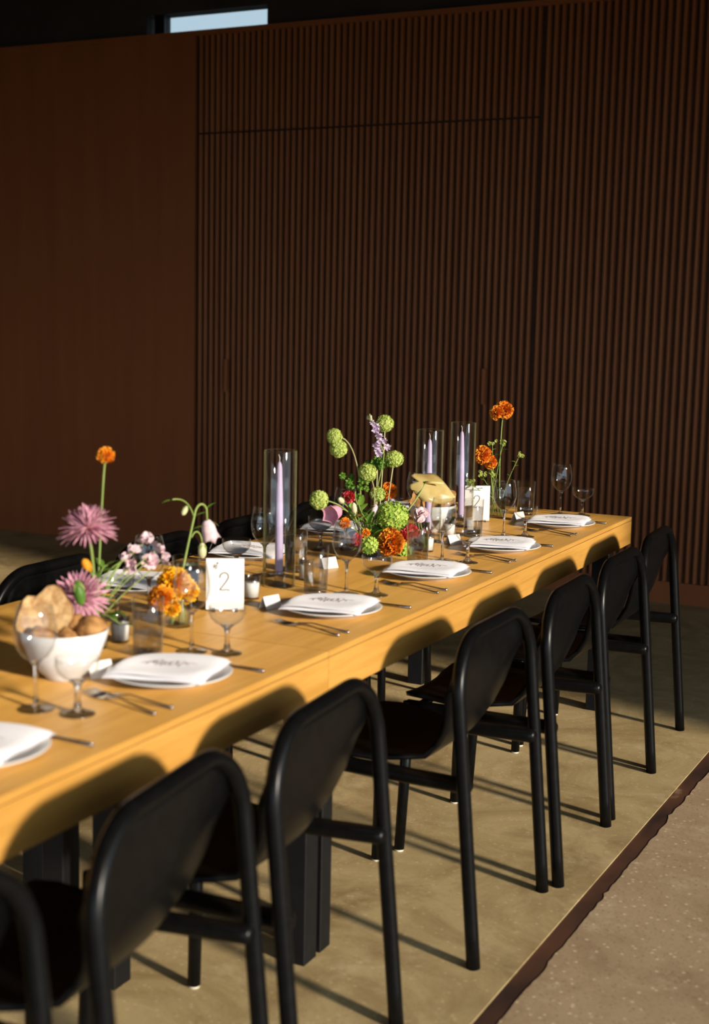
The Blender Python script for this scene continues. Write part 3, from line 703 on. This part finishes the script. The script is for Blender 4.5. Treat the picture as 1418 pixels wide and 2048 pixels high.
# central arrangement in a low compote
CB = Vector((-.455, -1.33, TZ))
m = MB(); m.lathe([(0, 0), (.045, 0), (.046, .004), (.02, .012), (.018, .02), (.05, .032), (.075, .055), (.082, .068), (.079, .069), (.06, .05), (0, .045)], 32)
tag(m.build('compote', M['celadon'], loc=CB), 'dark low compote under the central flowers', 'bowl')
def C(px, py, x): return at(px, py, 0, x)
GV = 'green snowball blooms in the centre'
def snow(px, py, x, rpx, base, mids, label, m='vib', n=170, fs=.0062, hole=None, sm='palestem', lobes=None, r=.0021):
    c = C(px, py, x); s = F_PX/((c-Vector(CAM)).dot(fw)); rr_ = rpx/s; b = CB+Vector(base)
    d = (c-b); end = c-(c-Vector(mids[-1]) if mids else d).normalized()*rr_*.5
    pts = bez(b, b+Vector((0, 0, d.z*.45)), (Vector(mids[0]) if mids else c-Vector((0, 0, d.z*.3))), end, 14)
    t = flower('snowball_flower', label, b, pts, sm, r, GV)
    mb = MB(); rg = random.Random(int(px))
    if m == 'dkgreen':
        for k in range(15):
            o_ = Vector((rg.gauss(0, .5), rg.gauss(0, .5), rg.gauss(0, .42)))*rr_
            florets(mb, c+o_, .006, 9, rg.uniform(.007, .011), 5, seed=k)
    else:
        sc_ = (rg.uniform(.92, 1.08), rg.uniform(.92, 1.08), rg.uniform(.88, 1.05))
        ball(mb, c, rr_*.84, 12, sc_); florets(mb, c, rr_*.95, n, fs, 5, seed=int(px), sc=sc_)
    for (qx, qy, qr) in (lobes or []):
        c2 = C(qx, qy, x+.01); ball(mb, c2, qr/s*.86, 12); florets(mb, c2, qr/s*.97, int(n*.8), fs, 5, seed=int(qx))
    part(t, 'bloom', mb, M[m]); return t
snow(770, 847, -.455, 17.5, (0, .03, .03), None, 'green snowball bloom topmost in the central arrangement')
snow(669, 873, -.44, 15.5, (-.02, -.05, .03), [C(720, 872, -.44)], 'double green snowball bloom arching out at upper left', lobes=[(677, 897, 17.5)])
snow(788, 918, -.43, 18.5, (.01, .06, .03), [C(778, 990, -.43)], 'green snowball bloom at right, below the topmost one')
snow(735, 945, -.42, 19, (.0, -.02, .03), [C(758, 980, -.43)], 'green snowball bloom low in the middle of the stems')
snow(638, 1000, -.44, 18.5, (-.01, -.07, .03), [C(690, 1003, -.44)], 'green snowball bloom reaching far out to the left', sm='stem')
snow(755, 988, -.45, 15, (.0, .0, .03), None, 'small green snowball bloom tucked behind the stems')
snow(755, 927, -.47, 17, (-.01, .02, .03), None, 'loose dark green cluster behind the upper snowballs', m='dkgreen', n=60, fs=.009)
snow(708, 972, -.46, 27, (-.01, -.03, .03), None, 'broad dark green cluster at left above the pink bud', m='dkgreen', n=90, fs=.010, sm='stem')
snow(785, 1033, -.385, 32, (.03, .03, .03), None, 'large lime hydrangea head above the orange marigold', m='hyd', n=170, fs=.0095, sm='stem')
snow(738, 1090, -.40, 17, (.03, -.02, .03), None, 'lime hydrangea sprig low beside the wine glass', m='hyd', n=60, fs=.009, sm='stem')
snow(808, 1102, -.375, 17, (.04, .03, .03), None, 'lime hydrangea sprig under the orange marigold', m='hyd', n=60, fs=.009, sm='stem')
# lilac stock spike
t0, t1 = C(739, 828, -.46), C(768, 908, -.44); b0 = CB+Vector((-.02, .01, .03))
t = flower('stock_flower', 'lilac stock spike beside the topmost green snowball', b0, bez(b0, b0+Vector((0, 0, .15)), C(765, 950, -.45), t1, 10)+bez(t1, t1.lerp(t0, .3), t1.lerp(t0, .7), t0, 6)[1:], 'stem', .002)
mb = MB(); rg = random.Random(4)
for k in range(16):
    u = (k+.5)/16; p = t1.lerp(t0, u*.86)+Vector((rg.uniform(-.016, .016), rg.uniform(-.02, .02), rg.uniform(-.008, .008)))*(1-.55*u); florets(mb, p, .006*(1-.35*u), 5, .0115*(1-.4*u), 4, seed=k)
part(t, 'florets', mb, M['lilac'])
mb = MB()
for k in range(6): ball(mb, t0+Vector((rg.uniform(-.008, .008), rg.uniform(-.012, .012), rg.uniform(-.018, .006))), .0042, 8, (1, 1, 1.5))
part(t, 'buds', mb, M['bud'])
GM = 'orange marigolds'
def toward(p, k=(.55, -.75, .45)): return Vector(k)
marigold('marigold', 'large orange marigold low at the front of the central arrangement', CB+Vector((.03, .02, .04)), C(783, 1083, -.36), (.6, -.7, .3), .043, M['tagetes'], seed=2, n=190, group=GM)
marigold('marigold', 'orange marigold behind the snowball stems', CB+Vector((-.03, .03, .04)), C(777, 980, -.50), (.4, -.6, .6), .030, M['tagetes'], seed=3, group=GM)
marigold('marigold', 'small orange marigold at left, above the wine glass', CB+Vector((-.02, -.05, .04)), C(689, 1045, -.44), (.2, -.8, .3), .017, M['tagetes'], seed=4, n=80, group=GM)
marigold('marigold', 'apricot marigold bud low between wine glass and hydrangea', CB+Vector((.02, -.03, .04)), C(731, 1066, -.42), (.3, -.8, .3), .015, M['tagetes'], seed=5, n=70, group=GM)
GR = 'red zinnias'
for px, py, x, r_, lab, sd_ in [(822, 1062, -.40, .026, 'red zinnia at right beside the water tumbler', 1), (805, 1072, -.39, .022, 'red zinnia between the hydrangea and the orange marigold', 2), (699, 992, -.48, .020, 'dark red zinnia deep at left in the arrangement', 3), (826, 1083, -.41, .018, 'small red zinnia lowest on the right', 4), (716, 1078, -.43, .020, 'red zinnia behind the wine glass', 6)]:
    marigold('zinnia', lab, CB+Vector(((x+.455)*.4, .02 if px > 750 else -.04, .04)), C(px, py, x), (.55, -.6, .4), r_, M['red'], seed=20+sd_, n=90, group=GR)
def bud(name, label, base, tip, d, l, w_, m, group=None, sm='stem', mid=None, flare=None):
    tip = Vector(tip); d = Vector(d).normalized(); b = Vector(base); a = tip-d*l
    pts = bez(b, b+Vector((0, 0, max(.01, (a-b).z*.5))), Vector(mid) if mid else a-d*.04, a, 12)
    t = flower(name, label, base, pts, sm, .0016, group)
    bell(t, a, d, l, w_, m, flare); return t
def ruffle(t, a, d, s, m, seed=0):
    rg = random.Random(seed); T = frame(d); mb = MB()
    for k in range(6):
        an = k*1.047*(1 if k < 3 else 1.0)+rg.uniform(-.3, .3); op = .95 if k < 3 else .35
        dd = T @ Vector((math.cos(an*2 if k < 3 else an)*op, math.sin(an*2 if k < 3 else an)*op, .7)); K, J = 6, 6; v = []; f = []
        dd.normalize(); side = dd.cross(T @ Vector((0, 0, 1))).normalized(); nn_ = side.cross(dd)
        l = s*rg.uniform(.8, 1.05)*(1 if k < 3 else .75)
        for i in range(K+1):
            u = i/K; ww = l*.62*math.sin(math.pi*min(1, u*.78+.1))**.7
            for j in range(J+1):
                q = -1+2*j/J; v.append(Vector(a)+dd*(l*u*(1-.12*q*q))+side*(ww*q)+nn_*(l*(.22*u*u-.10*math.sin(5*q+k)*u)))
        for i in range(K):
            for j in range(J): f.append((i*(J+1)+j, (i+1)*(J+1)+j, (i+1)*(J+1)+j+1, i*(J+1)+j+1))
        mb.add(v, f)
    part(t, 'blossom', mb, M[m])
def bell(t, a, d, l, w_, m, flare=None):
    if flare and flare > .78: return ruffle(t, a, d, l, m, int(abs(a.x*1e5)))
    mb = MB(); T = TM(a, d)
    pr = [(0, 0), (w_*.25, l*.05), (w_*.45, l*.3), (w_*.5, l*.55)]
    if flare: pr += [(w_*.52, l*.75), (w_*flare, l), (w_*flare*.92, l*.99), (w_*.42, l*.72), (0, l*.4)]
    else: pr += [(w_*.42, l*.8), (w_*.2, l*.95), (0, l)]
    n = 15; i0 = len(mb.v); mb.lathe(pr, n, T)
    if flare:                                       # scallop the mouth
        inv = T.inverted(); vv = []
        for p in mb.v:
            q = inv @ Vector(p)
            if q.z > l*.9:
                an = math.atan2(q.y, q.x); k = 1+.16*math.cos(5*an); q = Vector((q.x*k, q.y*k, q.z+l*.10*math.cos(5*an)))
            vv.append(T @ q)
        mb.v = vv
    part(t, 'blossom', mb, M[m])
    mb = MB()
    for k in range(5):
        an = k*1.2566; s = T.to_3x3() @ Vector((math.cos(an), math.sin(an), 0)); leaf_mesh(mb, a, (T.to_3x3() @ Vector((math.cos(an)*.75, math.sin(an)*.75, .7))), s, l*.5, w_*.3, .1)
    part(t, 'sepals', mb, M['stem'])
bud('lisianthus', 'pink lisianthus bud at far left of the central arrangement', CB+Vector((-.03, -.06, .04)), C(660, 1030, -.45), (-.1, -.7, -.15), .050, .042, 'pink', 'lisianthus in the centre', flare=.7)
bud('lisianthus', 'pale bud slanting left beside the dark green cluster', CB+Vector((-.02, -.05, .04)), C(678, 997, -.44), (.1, -.8, .35), .042, .017, 'bud', 'lisianthus in the centre')
bud('lisianthus', 'pale upright bud above the wine glass', CB+Vector((0, -.05, .04)), C(707, 1005, -.43), (0, -.25, .9), .040, .017, 'bud', 'lisianthus in the centre')
bud('lisianthus', 'pale pink bud left of the large hydrangea', CB+Vector((0, -.03, .04)), C(752, 1008, -.43), (.1, .3, .9), .040, .02, 'palepink', 'lisianthus in the centre')
bud('lisianthus', 'pale lilac blossom behind the large hydrangea', CB+Vector((0, .04, .04)), C(788, 1000, -.47), (.2, .2, .9), .03, .03, 'lilac', 'lisianthus in the centre', flare=.75)
# leaves skirting the compote
for k, (px, py, x, d, lab) in enumerate([(700, 1030, -.44, (.1, -.6, .5), 'dark leaf sprig at left under the pale buds'), (735, 1045, -.43, (.3, -.4, .5), 'dark leaf sprig in the middle behind the wine glass'), (770, 1060, -.41, (.4, -.3, .4), 'leaf sprig under the large hydrangea'), (725, 1100, -.40, (.3, -.6, -.2), 'leaf sprig hanging over the table by the coupe'), (718, 1010, -.45, (.1, -.2, .8), 'dark leaf sprig upright among the snowball stems'), (760, 1020, -.44, (.2, .2, .7), 'dark leaf sprig left of the large hydrangea'), (745, 1075, -.40, (.5, -.4, .2), 'dark leaf sprig between marigold and wine glass')]):
    p = C(px, py, x); b1 = CB+Vector((0, -.02+.01*k, .045))
    t = flower('leaf_sprig', lab, b1, bez(b1, b1+Vector((0, 0, .02)), p-Vector(d)*.03, p, 8), 'stem', .0014, 'leaf sprigs in the centre', 'leaves')
    for j in range(7):
        q = b1.lerp(p, .45+.08*j); an = j*2.4; leaf(t, q, Vector(d)+Vector((math.cos(an), math.sin(an), .3))*.8, (0, 0, 1), .045, .021)
# anthurium
ac = C(850, 966, -.37); b1 = CB+Vector((.045, .02, .05))
t = flower('anthurium', 'tan heart-shaped anthurium leaning right over the table', b1, bez(b1, b1+Vector((.0, .05, .06)), ac-Vector((0, .06, .06)), ac, 14), 'stem', .0026)
mb = MB(); v = []; f = []; K, J = 16, 10
ax_l = (rt*.98-up*.28+fw*.1).normalized()          # blade runs to the right and slightly down
nrm = (up*.62-fw*.78-rt*.05); nrm = (nrm-ax_l*nrm.dot(ax_l)).normalized(); sdv = nrm.cross(ax_l).normalized()
for i in range(K+1):
    u = i/K
    for j in range(J+1):
        q = -1+2*j/J
        k_ = max(0, 1-u/.4); xx = -.050+.160*u+k_*(.030*max(0, 1-abs(q)*2.4)+.034*abs(q)**4); ww = .060*(math.sin(math.pi*min(1, (u*.83+.17)))**.62)*(1 if u < .5 else 1-.15*(u-.5))
        if u > .97: ww = .002
        z_ = -.9*xx*xx*2.2-.30*abs(q)**2*ww+.006*math.sin(9*u+3*q)*abs(q)
        v.append(ac+ax_l*xx+sdv*(ww*q)+nrm*z_)
for i in range(K):
    for j in range(J): f.append((i*(J+1)+j, (i+1)*(J+1)+j, (i+1)*(J+1)+j+1, i*(J+1)+j+1))
mb.add(v, f); sp = part(t, 'spathe', mb, M['anth']); so_ = sp.modifiers.new('thick', 'SOLIDIFY'); so_.thickness = .0014
mb = MB(); mb.tube([ac+nrm*.003, ac+nrm*.012+ax_l*.02, ac+nrm*.024+ax_l*.055], [.0045, .0045, .0025], 10); part(t, 'spadix', mb, M['spadix'])
# bud vase with sweet peas by the third tumbler
SV = Vector((-.375, -1.12, TZ)); vase(SV, .022, .085, .05, 'small glass bud vase behind the tumbler by the red flowers', .014)
for k, (px, py, mm, lab, s) in enumerate([(846, 1020, 'palepink', 'pale pink sweet pea in the small bud vase', .038), (838, 1034, 'palepink', 'lower pale pink sweet pea in the small bud vase', .030), (846, 1060, 'red', 'red blossom in the small bud vase', .034), (828, 1064, 'red', 'red blossom leaning left from the small bud vase', .030)]):
    bud('sweet_pea', lab, SV+Vector((.004*math.cos(k*2), .004*math.sin(k*2), .012)), C(px, py, -.375)+Vector((0, 0, .012)), (.15*math.cos(k*2), .2*math.sin(k*2), .9), s, s*.8, mm, 'blossoms in the small bud vase', flare=.8)

# far vase of marigolds
FV = Vector((-.435, -.315, TZ)); vase(FV, .037, .125, .07, 'clear cylinder vase of marigolds at the far end of the table')
fb = lambda a: FV+Vector((.018*math.cos(a), .018*math.sin(a), .012))
t = marigold('marigold', 'tall double orange marigold at the far end of the table', fb(0), C(1009, 816, -.43), (.35, -.5, .75), .035, M['tagetes'], mid=C(992, 930, -.43), seed=31, n=170, group=GM, r=.0024)
c2 = C(994, 819, -.44); mb = MB(); petals_ball(mb, c2-Vector((0, 0, .012)), (-.5, -.5, .5), .028, 120, 1, .42, 1.1, 33); part(t, 'bloom', mb, M['tagetes'])
marigold('marigold', 'orange marigold left in the far vase, beside the candle cylinder', fb(2), C(962, 908, -.44), (-.3, -.8, .4), .034, M['tagetes'], mid=C(985, 1000, -.44), seed=34, group=GM)
marigold('marigold', 'smaller orange marigold just below its neighbour in the far vase', fb(3), C(981, 923, -.41), (.3, -.8, .35), .026, M['tagetes'], mid=C(990, 1000, -.42), seed=35, n=110, group=GM)
for k, (px, py, x, lab) in enumerate([(1040, 910, -.43, 'green bupleurum sprig reaching right from the far vase'), (985, 945, -.42, 'green bupleurum sprig under the smaller far marigold'), (962, 945, -.45, 'green bupleurum sprig at left in the far vase'), (1006, 884, -.43, 'green bupleurum sprig beside the tall far marigold stem'), (985, 884, -.45, 'short green bupleurum tip left of the tall far marigold stem'), (940, 965, -.45, 'low green bupleurum sprig behind the far numbered card')]):
    p = C(px, py, x); b1 = fb(k+.5); t = flower('bupleurum_sprig', lab, b1, bez(b1, b1+Vector((0, 0, .09)), p-Vector((0, (p-b1).y*.35, .05)), p, 12), 'stem', .0012, 'bupleurum in the far vase', 'leaves')
    mb = MB(); rg = random.Random(k)
    for j in range(7): florets(mb, p+Vector((rg.uniform(-.012, .012), rg.uniform(-.018, .018), rg.uniform(-.012, .008))), .0035, 5, .0055, 5, seed=j)
    part(t, 'florets', mb, M['vib'])
    for j in range(6): q = bez(b1, b1+Vector((0, 0, .09)), p-Vector((0, (p-b1).y*.35, .05)), p, 12)[6+j]; an = j*2.4+k; leaf(t, q, (math.cos(an), math.sin(an), .4), (0, 0, 1), .024, .013)

# near vase of golden marigolds with the drooping bellflower
NV_ = Vector((-.418, -2.470, TZ)); vase(NV_, .032, .075, .045, 'low glass vase of golden marigolds in front')
nb = lambda a: NV_+Vector((.014*math.cos(a), .014*math.sin(a), .01))
GY = 'golden marigolds in the low vase'
marigold('marigold', 'largest golden marigold in the low front vase', nb(0), C(345, 1163, -.41), (.1, -.7, .6), .040, M['yellow'], seed=41, n=170, group=GY)
marigold('marigold', 'golden marigold at right beside the numbered card', nb(1), C(372, 1180, -.41), (.6, -.6, .3), .032, M['yellow'], seed=42, group=GY)
marigold('marigold', 'deeper orange marigold at left in the low front vase', nb(2), C(316, 1193, -.40), (-.4, -.7, .4), .030, M['marigold'], seed=43, group=GY)
marigold('marigold', 'small golden marigold low on the vase rim', nb(4), C(342, 1216, -.39), (.3, -.9, .0), .022, M['yellow'], seed=44, n=90, group=GY)
b1 = nb(3); tp = C(404, 1008, -.44); ar = C(420, 1018, -.44)
pts = bez(b1, C(358, 1170, -.44), C(378, 1080, -.44), C(389, 1030, -.44), 12)+bez(C(389, 1030, -.44), C(392, 1008, -.44), C(406, 1000, -.44), C(413, 1018, -.44), 8)[1:]+[C(414, 1040, -.44)]
t = flower('bellflower', 'drooping green bellflower stem rising above the golden marigolds', b1, pts, 'stem', .0030)
mb = MB(); mb.tube(bez(C(383, 1075, -.44), C(390, 1055, -.44), C(402, 1062, -.44), C(404, 1085, -.44), 8), .0022, 7); part(t, 'side_stem', mb, M['stem'])
mb = MB(); mb.tube(bez(C(388, 1035, -.44), C(380, 1005, -.44), C(365, 995, -.44), C(345, 999, -.44), 8), .0020, 7); part(t, 'side_stem', mb, M['stem'])
bell(t, C(413, 1040, -.44), C(423, 1082, -.44)-C(413, 1040, -.44), .052, .036, 'palepink', .62)
bell(t, C(404, 1085, -.44), (.05, -.02, -1), .040, .021, 'bud')
bell(t, C(374, 1012, -.44), C(361, 1038, -.44)-C(374, 1012, -.44), .028, .014, 'bud')
for px, py, d in ((389, 1035, (.3, .4, .3)), (400, 1012, (-.2, -.6, -.4)), (414, 1040, (.4, .5, -.2)), (386, 1060, (.4, .5, .3)), (366, 1135, (.4, .4, .2)), (350, 1000, (-.3, -.5, .0)), (413, 1020, (.2, .6, .5))): leaf(t, C(px, py, -.44), d, (0, 0, 1), .034, .012)

# near bud vases: chrysanthemums, slim marigold, pale sweet peas
KV = Vector((-.455, -2.745, TZ)); vase(KV, .030, .10, .06, 'glass bud vase of chrysanthemums behind the near bread bowl', .018)
def petal_mesh(name, l, w_, curl, m):
    v = []; f = []; K = 7
    for i in range(K+1):
        t = i/K; ww = w_*(.35+.65*math.sin(math.pi*min(1, t*.8+.12)))*.5*(1 if t < .85 else (1-t)/.15*.7+.3); z = l*(t-.12*curl*t*t*t); x = l*curl*.42*t*t
        v += [(x+ww*.5, -ww, z), (x-.0006, 0, z), (x+ww*.5, ww, z)]
    for i in range(K): f += [(3*i, 3*i+1, 3*i+4, 3*i+3), (3*i+1, 3*i+2, 3*i+5, 3*i+4)]
    me = bpy.data.meshes.new(name); me.from_pydata(v, [], f); me.update(); me.shade_smooth(); me.materials.append(M[m]); return me
pm = [petal_mesh('mum_petal', .066, .0066, c, 'mum') for c in (-.55, -.2, .2, .5)]
def mum(label, base, heart, axis, s, mids, lo_, hi_, n, seed):
    heart = Vector(heart); b = Vector(base); axis = Vector(axis).normalized(); rg = random.Random(seed)
    t = flower('chrysanthemum', label, b, bez(b, mids[0], mids[1], heart-axis*.012, 14), 'stem', .0034, 'dusty pink chrysanthemums')
    mb = MB(); ball(mb, heart, .013*s, 12); hb = part(t, 'flower_head', mb, M['mumbase']); T = frame(axis)
    for k in range(n):
        u = (k+.5)/n; th = math.radians(lo_+(hi_-lo_)*u**.75); a = k*2.39996
        d = T @ Vector((math.sin(th)*math.cos(a), math.sin(th)*math.sin(a), math.cos(th)))
        o = obj('petal', pm[rg.choice((0, 1, 2, 3) if u < .6 else (0, 0, 1))], None, hb)
        sc = s*rg.uniform(.88, 1.08)*(.82+.18*u)
        o.matrix_local = Matrix.Translation(heart-Vector(t.location)) @ (frame(d, axis) @ Matrix.Rotation(rg.uniform(-.5, .5)+1.57, 3, 'Z')).to_4x4() @ Matrix.Scale(sc, 4)
    return t
mum('upright dusty pink chrysanthemum above the bread bowl, below the slim marigold', KV+Vector((.006, 0, .012)), C(176, 1058, -.45), (-.03, -.12, 1), .96, (KV+Vector((.004, 0, .12)), C(190, 1130, -.45)), 4, 106, 200, 1)
mum('lower dusty pink chrysanthemum behind the bread slices', KV+Vector((-.006, 0, .012)), C(160, 1195, -.43), (.30, -.62, .55), .95, (KV+Vector((-.004, 0, .06)), C(170, 1200, -.47)), 6, 108, 190, 2)
marigold('marigold', 'slim orange marigold standing highest at left', KV+Vector((0, .008, .012)), C(212, 908, -.46), (.35, -.25, .85), .021, M['marigold'], mid=C(200, 1110, -.46), seed=51, n=110, group=GM, spread=.95, r=.0024)
bud('marigold', 'small orange and green bud left of the chrysanthemum stems', KV+Vector((-.008, .004, .012)), C(166, 1118, -.46), (-.2, -.45, .8), .034, .02, 'marigold')
GP = 'pale pink sweet peas at left'
for k, (px, py, x, d, s, lab) in enumerate([(252, 1112, -.45, (-.3, -.4, .6), .040, 'pale pink sweet pea leftmost of the cluster'), (262, 1132, -.44, (.1, -.8, .2), .040, 'pale pink sweet pea lowest of the cluster'), (291, 1080, -.47, (.1, -.3, .9), .042, 'pale pink sweet pea topmost, seen through the wine glass'), (318, 1095, -.47, (.4, .2, .5), .042, 'pale pink sweet pea at right of the cluster'), (300, 1122, -.46, (.5, -.4, .1), .044, 'pale pink sweet pea in front of the wine glass'), (328, 1118, -.46, (.4, .5, .0), .036, 'pale pink sweet pea pointing right'), (270, 1100, -.46, (.0, .3, .7), .036, 'pale pink sweet pea in the middle of the cluster')]):
    b2 = KV+Vector((.008*math.cos(k), .008*math.sin(k), .012)); p = C(px, py, x)+Vector(d).normalized()*.018
    t = bud('sweet_pea', lab, b2, p, d, s*.66, s*.72, 'palepink', GP, mid=p-Vector((0, .10, .03)), flare=.85)
for k, (px, py, x, d, lab) in enumerate([(245, 1250, -.42, (.4, .4, .1), 'bright green leaf sprig low behind the bread bowl'), (215, 1130, -.45, (.2, .5, .4), 'green leaf sprig beside the leftmost sweet pea'), (225, 1225, -.43, (.3, .5, -.1), 'green leaf sprig hanging right of the lower chrysanthemum')]):
    p = C(px, py, x); b1 = KV+Vector((.01, .004*k, .02)); t = flower('leaf_sprig', lab, b1, bez(b1, KV+Vector((.005, 0, .11)), p-Vector(d)*.05+Vector((0, 0, .02)), p, 10), 'stem', .0015, 'leaf sprigs at left', 'leaves')
    for j in range(6): q = bez(KV+Vector((.005, 0, .11)), KV+Vector((.005, 0, .12)), p-Vector(d)*.05+Vector((0, 0, .02)), p, 6)[min(6, j+1)]; an = j*2.4; leaf(t, q, Vector(d)+Vector((math.cos(an), math.sin(an), .2))*.9, (0, 0, 1), .036, .017)
bud('lisianthus', 'green hanging bud in front of the lower chrysanthemum', KV+Vector((0, -.008, .012)), C(163, 1212, -.385), (.1, .1, -.9), .055, .024, 'leaf', mid=C(140, 1160, -.40))
